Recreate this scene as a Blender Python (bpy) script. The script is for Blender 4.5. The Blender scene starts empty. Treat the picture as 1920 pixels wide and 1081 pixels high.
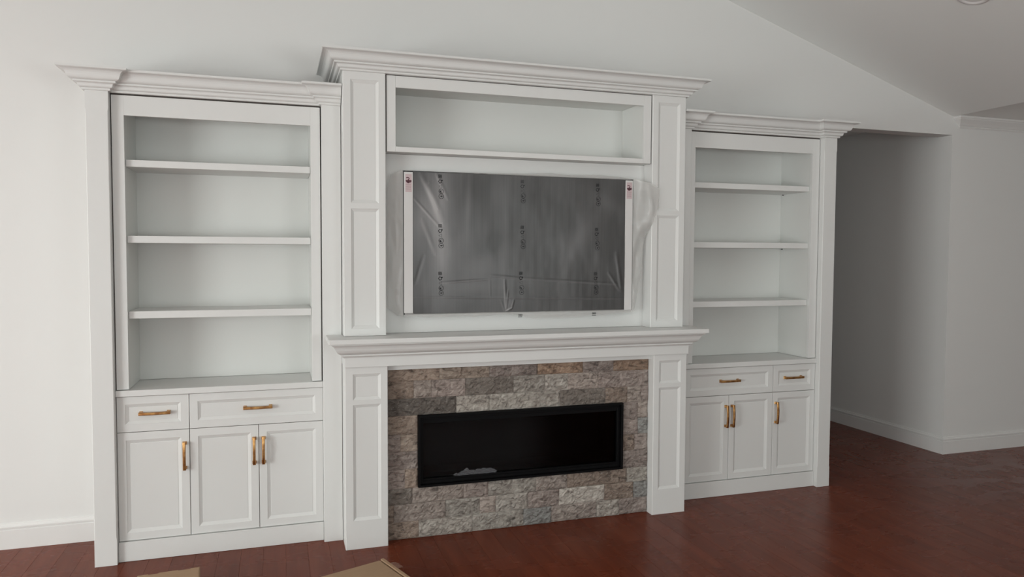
import bpy, bmesh, math, random
from mathutils import Vector, Matrix, noise as mnoise

rnd = random.Random(7)
S = bpy.context.scene
COL = S.collection

# ------------------------------------------------------------------ camera
cam_data = bpy.data.cameras.new('camera')
cam_data.sensor_fit = 'HORIZONTAL'
cam_data.sensor_width = 36.0
cam_data.lens = 25.7099
cam_data.clip_start = 0.05
cam_data.clip_end = 100
cam = bpy.data.objects.new('camera', cam_data)
COL.objects.link(cam)
_r = Vector((0.95261723, -0.30413849, 0.00449293)).normalized()
_f = Vector((0.30402043, 0.95157393, -0.04559196)).normalized()
_u = _r.cross(_f).normalized()
_r = _f.cross(_u)
M = Matrix.Identity(4)
for i in range(3):
    M[i][0], M[i][1], M[i][2] = _r[i], _u[i], -_f[i]
M[0][3], M[1][3], M[2][3] = -1.380136, -4.564005, 1.608606
cam.matrix_world = M
S.camera = cam

# ------------------------------------------------------------------ world, lights, exposure
S.view_settings.view_transform = 'Standard'
S.view_settings.look = 'None'
S.view_settings.gamma = 1.0
S.view_settings.use_curve_mapping = False
S.view_settings.exposure = 0.0
world = bpy.data.worlds.new('world')
S.world = world
world.use_nodes = True
_bg = world.node_tree.nodes['Background']
_bg.inputs['Color'].default_value = (0.85, 0.92, 1.0, 1)
_bg.inputs['Strength'].default_value = 0.3

def window_light(name, loc, direction, sx, sz, power, color):
    ld = bpy.data.lights.new(name, 'AREA')
    ld.shape = 'RECTANGLE'
    ld.size, ld.size_y = sx, sz
    ld.energy = power
    ld.color = color
    o = bpy.data.objects.new(name, ld)
    COL.objects.link(o)
    o.location = loc
    o.rotation_euler = Vector(direction).to_track_quat('-Z', 'Y').to_euler()
    return o

# daylight through the windows of the left and rear walls, and an added upward fill
window_light('daylight_left_near', (-6.7, -1.3, 1.1), (1, 0, -0.8), 2.0, 1.8, 58, (0.98, 1.0, 0.955))
window_light('daylight_left_far', (-6.7, -4.7, 1.3), (1, 0, 0), 2.8, 1.8, 232, (0.96, 1.0, 0.985))
window_light('daylight_rear_door', (-2.6, -7.3, 1.3), (0, 1, 0), 2.4, 1.9, 38, (0.955, 1.0, 0.985))
window_light('ceiling_fill_rear', (1.5, -7.3, 1.4), (0, 1, 1.6), 2.0, 1.5, 102, (0.955, 1.0, 0.985))  # added fill, aimed up to brighten the ceiling and upper walls

# ------------------------------------------------------------------ materials
def new_mat(name):
    m = bpy.data.materials.new(name)
    m.use_nodes = True
    nt = m.node_tree
    b = nt.nodes['Principled BSDF']
    return m, nt, b

def srgb(r, g, b):
    def c(x):
        x /= 255.0
        return x / 12.92 if x <= 0.04045 else ((x + 0.055) / 1.055) ** 2.4
    return (c(r), c(g), c(b), 1)

def setv(b, **kw):
    for k, v in kw.items():
        b.inputs[k.replace('_', ' ')].default_value = v

def add_bump(nt, b, scale, strength, dist=0.001, coord='Object', detail=3.0, vec_scale=None):
    tc = nt.nodes.new('ShaderNodeTexCoord')
    n = nt.nodes.new('ShaderNodeTexNoise')
    n.inputs['Scale'].default_value = scale
    n.inputs['Detail'].default_value = detail
    src = tc.outputs[coord]
    if vec_scale:
        mp = nt.nodes.new('ShaderNodeMapping')
        mp.inputs['Scale'].default_value = vec_scale
        nt.links.new(src, mp.inputs['Vector'])
        src = mp.outputs['Vector']
    nt.links.new(src, n.inputs['Vector'])
    bp = nt.nodes.new('ShaderNodeBump')
    bp.inputs['Strength'].default_value = strength
    bp.inputs['Distance'].default_value = dist
    nt.links.new(n.outputs['Fac'], bp.inputs['Height'])
    nt.links.new(bp.outputs['Normal'], b.inputs['Normal'])
    return n

def paint(name, col, rough, bump=0.05, scale=180):
    m, nt, b = new_mat(name)
    setv(b, Base_Color=col, Roughness=rough)
    b.inputs['Specular IOR Level'].default_value = 0.35
    add_bump(nt, b, scale, bump)
    return m

MAT = {}
MAT['wall'] = paint('wall_paint', (0.80, 0.80, 0.785, 1), 0.75, 0.12, 260)
MAT['ceiling'] = paint('ceiling_paint', (0.91, 0.92, 0.90, 1), 0.85, 0.1, 200)
MAT['cab'] = paint('cabinet_lacquer', (0.76, 0.765, 0.75, 1), 0.38, 0.02, 60)
MAT['cab_in'] = paint('cabinet_interior', (0.735, 0.745, 0.722, 1), 0.45, 0.02, 60)
MAT['trim'] = paint('trim_enamel', (0.80, 0.795, 0.78, 1), 0.4, 0.02, 60)
MAT['dark_gap'] = paint('gap_shade_and_blocking', (0.06, 0.05, 0.045, 1), 0.8)  # near-black that stands in for shade in the gaps; also colours the top blocking
MAT['shade_carcass'] = paint('gap_shade_carcass', (0.30, 0.22, 0.15, 1), 0.7)  # brown body colour puts shade into the gaps between doors and drawers
MAT['black'] = paint('black_metal', (0.004, 0.004, 0.0045, 1), 0.5, 0.02)
MAT['black'].node_tree.nodes['Principled BSDF'].inputs['Specular IOR Level'].default_value = 0.12
MAT['black_soft'] = paint('black_lining', (0.006, 0.005, 0.005, 1), 0.8, 0.02)
MAT['bezel'] = paint('black_plastic', (0.012, 0.012, 0.013, 1), 0.4, 0.02)
MAT['foam'] = paint('white_foam', (0.72, 0.71, 0.70, 1), 0.8, 0.15, 400)
MAT['label_pink'] = paint('pink_label_print', srgb(205, 186, 188), 0.7)
MAT['label_mauve'] = paint('mauve_label_print', srgb(100, 66, 74), 0.7)
MAT['ink'] = paint('black_print', (0.012, 0.012, 0.014, 1), 0.6)
MAT['lamp_trim'] = paint('light_trim', (0.75, 0.73, 0.72, 1), 0.5)
MAT['mortar'] = paint('stone_mortar', (0.22, 0.20, 0.18, 1), 0.95, 0.3, 120)

def glass_mat():
    m, nt, b = new_mat('firebox_glass')
    nt.nodes.remove(b)
    out = nt.nodes['Material Output']
    tr = nt.nodes.new('ShaderNodeBsdfTransparent')
    tr.inputs['Color'].default_value = (0.42, 0.41, 0.42, 1)
    gl = nt.nodes.new('ShaderNodeBsdfGlossy')
    gl.inputs['Roughness'].default_value = 0.08
    gl.inputs['Color'].default_value = (0.5, 0.5, 0.5, 1)
    fr = nt.nodes.new('ShaderNodeFresnel')
    fr.inputs['IOR'].default_value = 1.35
    mx = nt.nodes.new('ShaderNodeMixShader')
    nt.links.new(fr.outputs['Fac'], mx.inputs['Fac'])
    nt.links.new(tr.outputs['BSDF'], mx.inputs[1])
    nt.links.new(gl.outputs['BSDF'], mx.inputs[2])
    nt.links.new(mx.outputs['Shader'], out.inputs['Surface'])
    return m
MAT['glass'] = glass_mat()

def window_glass():
    m, nt, b = new_mat('window_glass')
    setv(b, Base_Color=(1, 1, 1, 1), Roughness=0.0)
    b.inputs['Transmission Weight'].default_value = 1.0
    b.inputs['IOR'].default_value = 1.0
    return m
MAT['pane'] = window_glass()

def brass_mat():
    m, nt, b = new_mat('antique_brass')
    setv(b, Metallic=1.0, Roughness=0.3)
    tc = nt.nodes.new('ShaderNodeTexCoord')
    n = nt.nodes.new('ShaderNodeTexNoise')
    n.inputs['Scale'].default_value = 35
    nt.links.new(tc.outputs['Object'], n.inputs['Vector'])
    r = nt.nodes.new('ShaderNodeValToRGB')
    r.color_ramp.elements[0].color = (0.36, 0.17, 0.065, 1)
    r.color_ramp.elements[1].color = (0.72, 0.43, 0.17, 1)
    r.color_ramp.elements[0].position = 0.3
    r.color_ramp.elements[1].position = 0.7
    nt.links.new(n.outputs['Fac'], r.inputs['Fac'])
    nt.links.new(r.outputs['Color'], b.inputs['Base Color'])
    return m
MAT['brass'] = brass_mat()

def floor_mat():
    m, nt, b = new_mat('cherry_hardwood')
    N, L = nt.nodes, nt.links
    geo = N.new('ShaderNodeNewGeometry')
    oi = N.new('ShaderNodeObjectInfo')
    # grain runs along the planks (world Y); each plank is shifted by its own random number
    comb = N.new('ShaderNodeCombineXYZ')
    mul = N.new('ShaderNodeMath'); mul.operation = 'MULTIPLY'; mul.inputs[1].default_value = 37.0
    L.new(oi.outputs['Random'], mul.inputs[0])
    L.new(mul.outputs[0], comb.inputs['Y'])
    L.new(mul.outputs[0], comb.inputs['Z'])
    add = N.new('ShaderNodeVectorMath'); add.operation = 'ADD'
    L.new(geo.outputs['Position'], add.inputs[0]); L.new(comb.outputs[0], add.inputs[1])
    mp = N.new('ShaderNodeMapping'); mp.inputs['Scale'].default_value = (22, 1.6, 1)
    L.new(add.outputs[0], mp.inputs['Vector'])
    n = N.new('ShaderNodeTexNoise'); n.inputs['Scale'].default_value = 1.0
    n.inputs['Detail'].default_value = 5; n.inputs['Roughness'].default_value = 0.6
    L.new(mp.outputs[0], n.inputs['Vector'])
    mixf = N.new('ShaderNodeMath'); mixf.operation = 'MULTIPLY_ADD'
    mixf.inputs[1].default_value = 0.16
    L.new(oi.outputs['Random'], mixf.inputs[0])
    sub = N.new('ShaderNodeMath'); sub.operation = 'MULTIPLY'; sub.inputs[1].default_value = 0.84
    L.new(n.outputs['Fac'], sub.inputs[0]); L.new(sub.outputs[0], mixf.inputs[2])
    ramp = N.new('ShaderNodeValToRGB')
    e = ramp.color_ramp.elements
    e[0].position = 0.25; e[0].color = (0.116, 0.0240, 0.0102, 1)
    e[1].position = 0.80; e[1].color = (0.198, 0.0470, 0.0215, 1)
    L.new(mixf.outputs[0], ramp.inputs['Fac'])
    # thin construction dust, wiped into streaks, heaviest on the right hand side of the room
    mp2 = N.new('ShaderNodeMapping'); mp2.inputs['Scale'].default_value = (1.3, 2.6, 1)
    mp2.inputs['Rotation'].default_value = (0, 0, 0.5)
    L.new(geo.outputs['Position'], mp2.inputs['Vector'])
    d = N.new('ShaderNodeTexNoise'); d.inputs['Scale'].default_value = 2.3
    d.inputs['Detail'].default_value = 4; d.inputs['Roughness'].default_value = 0.5
    d.inputs['Distortion'].default_value = 0.6
    L.new(mp2.outputs[0], d.inputs['Vector'])
    dr = N.new('ShaderNodeValToRGB')
    dr.color_ramp.elements[0].position = 0.47; dr.color_ramp.elements[0].color = (0, 0, 0, 1)
    dr.color_ramp.elements[1].position = 0.64; dr.color_ramp.elements[1].color = (1, 1, 1, 1)
    L.new(d.outputs['Fac'], dr.inputs['Fac'])
    vd = N.new('ShaderNodeVectorMath'); vd.operation = 'DISTANCE'
    vd.inputs[1].default_value = (3.9, -0.72, 0)
    L.new(geo.outputs['Position'], vd.inputs[0])
    fall = N.new('ShaderNodeMapRange'); fall.inputs['From Min'].default_value = 1.15
    fall.inputs['From Max'].default_value = 0.2
    fall.inputs['To Min'].default_value = 0.012; fall.inputs['To Max'].default_value = 0.40
    L.new(vd.outputs['Value'], fall.inputs['Value'])
    dm = N.new('ShaderNodeMath'); dm.operation = 'MULTIPLY'
    L.new(dr.outputs['Color'], dm.inputs[0]); L.new(fall.outputs['Result'], dm.inputs[1])
    mx = N.new('ShaderNodeMixRGB'); mx.inputs['Color2'].default_value = (0.34, 0.27, 0.255, 1)
    L.new(dm.outputs[0], mx.inputs['Fac']); L.new(ramp.outputs['Color'], mx.inputs['Color1'])
    L.new(mx.outputs['Color'], b.inputs['Base Color'])
    rr = N.new('ShaderNodeMapRange'); rr.inputs['To Min'].default_value = 0.18; rr.inputs['To Max'].default_value = 0.36
    L.new(d.outputs['Fac'], rr.inputs['Value'])
    L.new(rr.outputs['Result'], b.inputs['Roughness'])
    b.inputs['Specular IOR Level'].default_value = 0.13
    bp = N.new('ShaderNodeBump'); bp.inputs['Strength'].default_value = 0.12; bp.inputs['Distance'].default_value = 0.002
    L.new(n.outputs['Fac'], bp.inputs['Height']); L.new(bp.outputs['Normal'], b.inputs['Normal'])
    return m
MAT['floor'] = floor_mat()

def stone_mat():
    m, nt, b = new_mat('split_face_stone')
    N, L = nt.nodes, nt.links
    oi = N.new('ShaderNodeObjectInfo')
    geo = N.new('ShaderNodeNewGeometry')
    mul = N.new('ShaderNodeMath'); mul.operation = 'MULTIPLY'; mul.inputs[1].default_value = 53.0
    L.new(oi.outputs['Random'], mul.inputs[0])
    add = N.new('ShaderNodeVectorMath'); add.operation = 'ADD'
    comb = N.new('ShaderNodeCombineXYZ')
    for k in ('X', 'Y', 'Z'):
        L.new(mul.outputs[0], comb.inputs[k])
    L.new(geo.outputs['Position'], add.inputs[0]); L.new(comb.outputs[0], add.inputs[1])
    mp = N.new('ShaderNodeMapping'); mp.inputs['Rotation'].default_value = (0.0, 0.7, 0.0)
    mp.inputs['Scale'].default_value = (1.0, 1.0, 2.2)
    L.new(add.outputs[0], mp.inputs['Vector'])
    n1 = N.new('ShaderNodeTexNoise'); n1.inputs['Scale'].default_value = 20
    n1.inputs['Detail'].default_value = 7; n1.inputs['Roughness'].default_value = 0.62
    n1.inputs['Distortion'].default_value = 0.9
    L.new(mp.outputs[0], n1.inputs['Vector'])
    n2 = N.new('ShaderNodeTexNoise'); n2.inputs['Scale'].default_value = 62
    n2.inputs['Detail'].default_value = 8; n2.inputs['Roughness'].default_value = 0.72
    n2.inputs['Distortion'].default_value = 1.2
    L.new(mp.outputs[0], n2.inputs['Vector'])
    r1 = N.new('ShaderNodeValToRGB')
    e = r1.color_ramp.elements
    e[0].position = 0.33; e[0].color = (0.36, 0.34, 0.33, 1)
    e[1].position = 0.64; e[1].color = (1.25, 1.25, 1.24, 1)
    q = r1.color_ramp.elements.new(0.46); q.color = (0.86, 0.83, 0.81, 1)
    L.new(n1.outputs['Fac'], r1.inputs['Fac'])
    mm = N.new('ShaderNodeMixRGB'); mm.blend_type = 'MULTIPLY'; mm.inputs['Fac'].default_value = 1.0
    L.new(oi.outputs['Color'], mm.inputs['Color1']); L.new(r1.outputs['Color'], mm.inputs['Color2'])
    # pale mineral veins
    r2 = N.new('ShaderNodeValToRGB')
    e = r2.color_ramp.elements
    e[0].position = 0.56; e[0].color = (0, 0, 0, 1)
    e[1].position = 0.72; e[1].color = (0.75, 0.75, 0.75, 1)
    L.new(n2.outputs['Fac'], r2.inputs['Fac'])
    m2 = N.new('ShaderNodeMixRGB'); m2.inputs['Color2'].default_value = (0.66, 0.64, 0.60, 1)
    L.new(r2.outputs['Color'], m2.inputs['Fac']); L.new(mm.outputs['Color'], m2.inputs['Color1'])
    L.new(m2.outputs['Color'], b.inputs['Base Color'])
    setv(b, Roughness=0.7)
    bp = N.new('ShaderNodeBump'); bp.inputs['Strength'].default_value = 1.0; bp.inputs['Distance'].default_value = 0.014
    ad = N.new('ShaderNodeMath'); ad.operation = 'MULTIPLY_ADD'; ad.inputs[1].default_value = 0.6
    L.new(n2.outputs['Fac'], ad.inputs[0]); L.new(n1.outputs['Fac'], ad.inputs[2])
    L.new(ad.outputs[0], bp.inputs['Height']); L.new(bp.outputs['Normal'], b.inputs['Normal'])
    return m
MAT['stone'] = stone_mat()

def film_mat():
    m, nt, b = new_mat('grey_protective_film')
    N, L = nt.nodes, nt.links
    geo = N.new('ShaderNodeNewGeometry')
    mp = N.new('ShaderNodeMapping'); mp.inputs['Scale'].default_value = (95, 1, 1.2)
    L.new(geo.outputs['Position'], mp.inputs['Vector'])
    n = N.new('ShaderNodeTexNoise'); n.inputs['Scale'].default_value = 1.6; n.inputs['Detail'].default_value = 4
    L.new(mp.outputs[0], n.inputs['Vector'])
    n2 = N.new('ShaderNodeTexNoise'); n2.inputs['Scale'].default_value = 2.3; n2.inputs['Detail'].default_value = 2
    mp2 = N.new('ShaderNodeMapping'); mp2.inputs['Scale'].default_value = (1.5, 1, 0.8)
    L.new(geo.outputs['Position'], mp2.inputs['Vector']); L.new(mp2.outputs[0], n2.inputs['Vector'])
    ad = N.new('ShaderNodeMath'); ad.operation = 'MULTIPLY_ADD'; ad.inputs[1].default_value = 0.45
    L.new(n.outputs['Fac'], ad.inputs[0])
    s2 = N.new('ShaderNodeMath'); s2.operation = 'MULTIPLY'; s2.inputs[1].default_value = 0.55
    L.new(n2.outputs['Fac'], s2.inputs[0]); L.new(s2.outputs[0], ad.inputs[2])
    # the film is hazier where it stands off the dark screen or bunches up (per-vertex 'haze', with crease light and shade painted in)
    at = N.new('ShaderNodeAttribute'); at.attribute_name = 'haze_crease_light'
    sm = N.new('ShaderNodeMath'); sm.operation = 'MULTIPLY_ADD'; sm.inputs[1].default_value = 0.30
    L.new(ad.outputs[0], sm.inputs[0]); L.new(at.outputs['Fac'], sm.inputs[2])
    r = N.new('ShaderNodeValToRGB')
    r.color_ramp.elements[0].position = 0.05; r.color_ramp.elements[0].color = (0.028, 0.027, 0.026, 1)
    r.color_ramp.elements[1].position = 1.0; r.color_ramp.elements[1].color = (0.40, 0.39, 0.39, 1)
    q = r.color_ramp.elements.new(0.45); q.color = (0.135, 0.133, 0.135, 1)
    L.new(sm.outputs[0], r.inputs['Fac']); L.new(r.outputs['Color'], b.inputs['Base Color'])
    setv(b, Roughness=0.34)
    b.inputs['Specular IOR Level'].default_value = 0.5
    bp = N.new('ShaderNodeBump'); bp.inputs['Strength'].default_value = 0.15; bp.inputs['Distance'].default_value = 0.001
    L.new(n.outputs['Fac'], bp.inputs['Height']); L.new(bp.outputs['Normal'], b.inputs['Normal'])
    return m
MAT['film'] = film_mat()

def translucent(name, col, alpha, rough):
    m, nt, b = new_mat(name)
    N, L = nt.nodes, nt.links
    setv(b, Base_Color=col, Roughness=rough)
    b.inputs['Specular IOR Level'].default_value = 0.6
    tr = N.new('ShaderNodeBsdfTransparent')
    mx = N.new('ShaderNodeMixShader'); mx.inputs['Fac'].default_value = alpha
    L.new(tr.outputs['BSDF'], mx.inputs[1]); L.new(b.outputs['BSDF'], mx.inputs[2])
    L.new(mx.outputs['Shader'], N['Material Output'].inputs['Surface'])
    add_bump(nt, b, 28, 0.5, 0.004)
    return m
MAT['sleeve'] = translucent('milky_plastic_sleeve', (0.66, 0.65, 0.63, 1), 0.46, 0.30)
MAT['scrap'] = translucent('clear_plastic_scrap', (0.50, 0.51, 0.55, 1), 0.20, 0.2)
MAT['tape'] = translucent('clear_tape', (0.55, 0.38, 0.30, 1), 0.4, 0.2)

def card_mat():
    m, nt, b = new_mat('corrugated_cardboard')
    N, L = nt.nodes, nt.links
    tc = N.new('ShaderNodeTexCoord')
    mp = N.new('ShaderNodeMapping'); mp.inputs['Scale'].default_value = (4, 60, 4)
    L.new(tc.outputs['Object'], mp.inputs['Vector'])
    n = N.new('ShaderNodeTexNoise'); n.inputs['Scale'].default_value = 2.0; n.inputs['Detail'].default_value = 4
    L.new(mp.outputs[0], n.inputs['Vector'])
    r = N.new('ShaderNodeValToRGB')
    r.color_ramp.elements[0].color = (0.34, 0.22, 0.13, 1); r.color_ramp.elements[1].color = (0.42, 0.28, 0.17, 1)
    L.new(n.outputs['Fac'], r.inputs['Fac']); L.new(r.outputs['Color'], b.inputs['Base Color'])
    setv(b, Roughness=0.85)
    return m
MAT['card'] = card_mat()

# ------------------------------------------------------------------ mesh helpers
class MB:
    """collects vertices and faces; mirror=-1/+1 builds the mirrored left / right units from one description"""
    def __init__(self, sx=1):
        self.v, self.f, self.sx = [], [], sx

    def add(self, vs, fs):
        o = len(self.v)
        self.v += [(self.sx * x, y, z) for x, y, z in vs]
        for f in fs:
            f = [i + o for i in f]
            self.f.append(f[::-1] if self.sx < 0 else f)

    def box(self, x0, x1, y0, y1, z0, z1):
        x0, x1 = min(x0, x1), max(x0, x1)
        y0, y1 = min(y0, y1), max(y0, y1)
        self.add([(x0, y0, z0), (x1, y0, z0), (x1, y1, z0), (x0, y1, z0),
                  (x0, y0, z1), (x1, y0, z1), (x1, y1, z1), (x0, y1, z1)],
                 [(0, 3, 2, 1), (4, 5, 6, 7), (0, 1, 5, 4), (1, 2, 6, 5), (2, 3, 7, 6), (3, 0, 4, 7)])
        return self

    def quad(self, a, b, c, d):
        self.add([a, b, c, d], [(0, 1, 2, 3)])

    def rings(self, x0, x1, z0, z1, rings, cap=True):
        """nested rectangles facing -Y; rings = [(inset, y), ...] outermost first"""
        vs, fs = [], []
        for d, y in rings:
            vs += [(x0 + d, y, z0 + d), (x1 - d, y, z0 + d), (x1 - d, y, z1 - d), (x0 + d, y, z1 - d)]
        for k in range(len(rings) - 1):
            a, b = 4 * k, 4 * k + 4
            for i in range(4):
                j = (i + 1) % 4
                fs.append((a + i, a + j, b + j, b + i))
        if cap:
            q = 4 * (len(rings) - 1)
            fs.append((q, q + 1, q + 2, q + 3))
        self.add(vs, fs)

    def prism(self, poly, axis, a, b):
        """extrude a closed polygon along an axis ('x','y','z') from a to b"""
        def P(p, t):
            if axis == 'x': return (t, p[0], p[1])
            if axis == 'y': return (p[0], t, p[1])
            return (p[0], p[1], t)
        n = len(poly)
        vs = [P(p, a) for p in poly] + [P(p, b) for p in poly]
        fs = [tuple(range(n))[::-1], tuple(range(n, 2 * n))]
        for i in range(n):
            j = (i + 1) % n
            fs.append((i, j, n + j, n + i))
        self.add(vs, fs)

    def sweep(self, path, prof, z0):
        """sweep a closed (p,h) profile along a plan path; p points to the right of the walking direction; mitred corners"""
        n, vs, fs = len(prof), [], []
        dirs = []
        for a, b in zip(path, path[1:]):
            l = math.hypot(b[0] - a[0], b[1] - a[1])
            dirs.append(((b[0] - a[0]) / l, (b[1] - a[1]) / l))
        for i, (x, y) in enumerate(path):
            n1 = dirs[max(i - 1, 0)]; n2 = dirs[min(i, len(dirs) - 1)]
            n1 = (n1[1], -n1[0]); n2 = (n2[1], -n2[0])
            k = 1 + n1[0] * n2[0] + n1[1] * n2[1]
            ox, oy = (n1[0] + n2[0]) / k, (n1[1] + n2[1]) / k
            vs += [(x + p * ox, y + p * oy, z0 + h) for p, h in prof]
        for i in range(len(path) - 1):
            for j in range(n):
                k = (j + 1) % n
                fs.append((i * n + j, i * n + k, (i + 1) * n + k, (i + 1) * n + j))
        fs.append(tuple(range(n))[::-1])
        fs.append(tuple(range((len(path) - 1) * n, len(path) * n)))
        self.add(vs, fs)

    def tube(self, pts, r, sides=8, closed=False):
        vs, fs, n = [], [], len(pts)
        for i, p in enumerate(pts):
            p = Vector(p)
            a = Vector(pts[max(i - 1, 0)]); b = Vector(pts[min(i + 1, n - 1)])
            if closed:
                a = Vector(pts[(i - 1) % n]); b = Vector(pts[(i + 1) % n])
            d = (b - a).normalized()
            s = d.orthogonal().normalized() if i == 0 else (s - d * s.dot(d)).normalized()
            t = d.cross(s)
            for k in range(sides):
                an = 2 * math.pi * k / sides
                q = p + (s * math.cos(an) + t * math.sin(an)) * r
                vs.append(tuple(q))
        m = n if closed else n - 1
        for i in range(m):
            for k in range(sides):
                l = (k + 1) % sides
                j = (i + 1) % n
                fs.append((i * sides + k, i * sides + l, j * sides + l, j * sides + k))
        if not closed:
            fs.append(tuple(range(sides))[::-1]); fs.append(tuple(range((n - 1) * sides, n * sides)))
        self.add(vs, fs)

    def build(self, name, mat, parent=None, bevel=0.0, smooth=False, local=False, label=None, kind=None, recalc=True):
        off = Vector((0, 0, 0))
        p = parent
        while p is not None and not local:
            off += p.location; p = p.parent
        me = bpy.data.meshes.new(name)
        me.from_pydata([(x - off.x, y - off.y, z - off.z) for x, y, z in self.v], [], self.f)
        if recalc:
            bm = bmesh.new(); bm.from_mesh(me)
            bmesh.ops.recalc_face_normals(bm, faces=bm.faces)
            bm.to_mesh(me); bm.free()
        me.materials.append(mat if not isinstance(mat, str) else MAT[mat])
        o = bpy.data.objects.new(name, me)
        COL.objects.link(o)
        if parent is not None:
            o.parent = parent
        if bevel:
            md = o.modifiers.new('edge', 'BEVEL')
            md.width = bevel; md.segments = 2; md.limit_method = 'ANGLE'; md.angle_limit = math.radians(40)
        if smooth:
            for q in me.polygons: q.use_smooth = True
        if label: o['label'] = label
        if kind: o['kind'] = kind
        return o

def thing(name, loc, label, cat, group=None):
    o = bpy.data.objects.new(name, None)
    o.empty_display_size = 0.1
    COL.objects.link(o)
    o.location = loc
    o['label'] = label; o['category'] = cat
    if group: o['group'] = group
    return o

def structure(o):
    o['kind'] = 'structure'
    return o

# ------------------------------------------------------------------ setting
XL, XR, YR = -6.5, 7.4, -7.0            # left wall, right wall, rear wall
RIDGE, SL = 3.971, 0.32716              # vaulted ceiling: z = RIDGE - SL*|x|
XF, ZF = 3.784, 2.733                   # where the slope meets the low flat ceiling
HX, HZ = 3.781, 2.586                   # hall opening: right jamb, head height
HXL = 2.30

w = MB()
w.box(XL - 0.13, HXL, 0, 0.13, 0, 4.25)
w.box(HXL, HX, 0, 0.13, HZ, 4.25)
w.box(HX, XR + 0.13, 0, 0.13, 0, 4.25)
structure(w.build('wall_back', 'wall'))
structure(MB().box(HX, HX + 0.12, 0.13, 3.6, 0, 2.75).build('wall_hall_right', 'wall'))
structure(MB().box(HXL - 0.12, HXL, 0.13, 3.6, 0, 2.75).build('wall_hall_left', 'wall'))
structure(MB().box(HXL - 0.12, HX + 0.12, 3.6, 3.72, 0, 2.75).build('wall_hall_end', 'wall'))
structure(MB().box(HXL - 0.12, HX + 0.12, 0.13, 3.72, 2.75, 2.83).build('ceiling_hall', 'ceiling'))
structure(MB().box(XR, XR + 0.13, YR, 0, 0, 4.25).build('wall_right', 'wall'))

# left wall with two windows, rear wall with a patio door and a window
LW = [(-2.35, -0.25, 0.10, 2.28), (-6.15, -3.25, 0.35, 2.28)]
w = MB()
ycuts = [YR, -6.15, -3.25, -2.35, -0.25, 0.0]
for a, b in zip(ycuts, ycuts[1:]):
    if any(abs(a - q[0]) < 1e-6 for q in LW):
        w.box(XL - 0.13, XL, a, b, 0, [q[2] for q in LW if abs(a - q[0]) < 1e-6][0]); w.box(XL - 0.13, XL, a, b, 2.28, 4.25)
    else:
        w.box(XL - 0.13, XL, a, b, 0, 4.25)
structure(w.build('wall_left', 'wall'))
RWN = [(-3.9, -1.3, 0.02, 2.3), (0.5, 2.5, 0.8, 2.25)]
w = MB()
xc = [XL - 0.13, -3.9, -1.3, 0.5, 2.5, XR + 0.13]
for a, b in zip(xc, xc[1:]):
    hit = [q for q in RWN if abs(q[0] - a) < 1e-6]
    if hit:
        z0, z1 = hit[0][2], hit[0][3]
        if z0 > 0.05: w.box(a, b, YR - 0.13, YR, 0, z0)
        w.box(a, b, YR - 0.13, YR, z1, 4.25)
    else:
        w.box(a, b, YR - 0.13, YR, 0, 4.25)
structure(w.build('wall_rear', 'wall'))
nwin = 0
for (y0, y1, z0, z1) in LW:
    nwin += 1
    w = MB()
    w.box(XL - 0.09, XL + 0.015, y0, y0 + 0.05, z0, z1); w.box(XL - 0.09, XL + 0.015, y1 - 0.05, y1, z0, z1)
    w.box(XL - 0.09, XL + 0.015, y0, y1, z0, z0 + 0.05); w.box(XL - 0.09, XL + 0.015, y0, y1, z1 - 0.05, z1)
    w.box(XL - 0.08, XL - 0.03, y0, y1, (z0 + z1) / 2 - 0.02, (z0 + z1) / 2 + 0.02)
    structure(w.build('window_%d' % nwin, 'trim'))
for (x0, x1, z0, z1) in RWN:
    nwin += 1
    w = MB()
    w.box(x0, x0 + 0.05, YR - 0.09, YR + 0.015, z0, z1); w.box(x1 - 0.05, x1, YR - 0.09, YR + 0.015, z0, z1)
    w.box(x0, x1, YR - 0.09, YR + 0.015, z0, z0 + 0.05); w.box(x0, x1, YR - 0.09, YR + 0.015, z1 - 0.05, z1)
    w.box((x0 + x1) / 2 - 0.03, (x0 + x1) / 2 + 0.03, YR - 0.08, YR - 0.03, z0, z1)
    structure(w.build('window_%d' % nwin if z0 > 0.5 else 'door_1', 'trim'))

# vaulted ceiling with the low flat part on the right
prof = [(XL - 0.13, ZF), (-XF, ZF), (0, RIDGE), (XF, ZF), (XR + 0.13, ZF)]
poly = prof + [(x, z + 0.08) for x, z in prof[::-1]]
m = MB(); m.prism(poly, 'y', YR - 0.13, 0.0); structure(m.build('ceiling', 'ceiling'))

# floor: sub floor and planks
fl = structure(MB().box(XL - 0.13, XR + 0.13, YR - 0.13, 3.72, -0.06, -0.0125).build('floor', 'floor'))
PWD = 0.1143
def plank_mesh(wd, ln):
    m = MB(); c = 0.0007
    a, b = wd / 2 - 0.0002, ln / 2 - 0.0002
    vs = [(-a, -b, -0.012), (a, -b, -0.012), (a, b, -0.012), (-a, b, -0.012),
          (-a, -b, -c), (a, -b, -c), (a, b, -c), (-a, b, -c),
          (-a + c, -b + c, 0), (a - c, -b + c, 0), (a - c, b - c, 0), (-a + c, b - c, 0)]
    fs = [(0, 1, 5, 4), (1, 2, 6, 5), (2, 3, 7, 6), (3, 0, 4, 7), (4, 5, 9, 8), (5, 6, 10, 9), (6, 7, 11, 10), (7, 4, 8, 11), (8, 9, 10, 11)]
    m.add(vs, fs)
    return m
plank_cache = {}
def plank_data(ln):
    if ln not in plank_cache:
        m = plank_mesh(PWD, ln)
        me = bpy.data.meshes.new('plank')
        me.from_pydata(m.v, [], m.f); me.materials.append(MAT['floor'])
        plank_cache[ln] = me
    return plank_cache[ln]
cands, rest = [], MB()
x = XL
ci = 0
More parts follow.
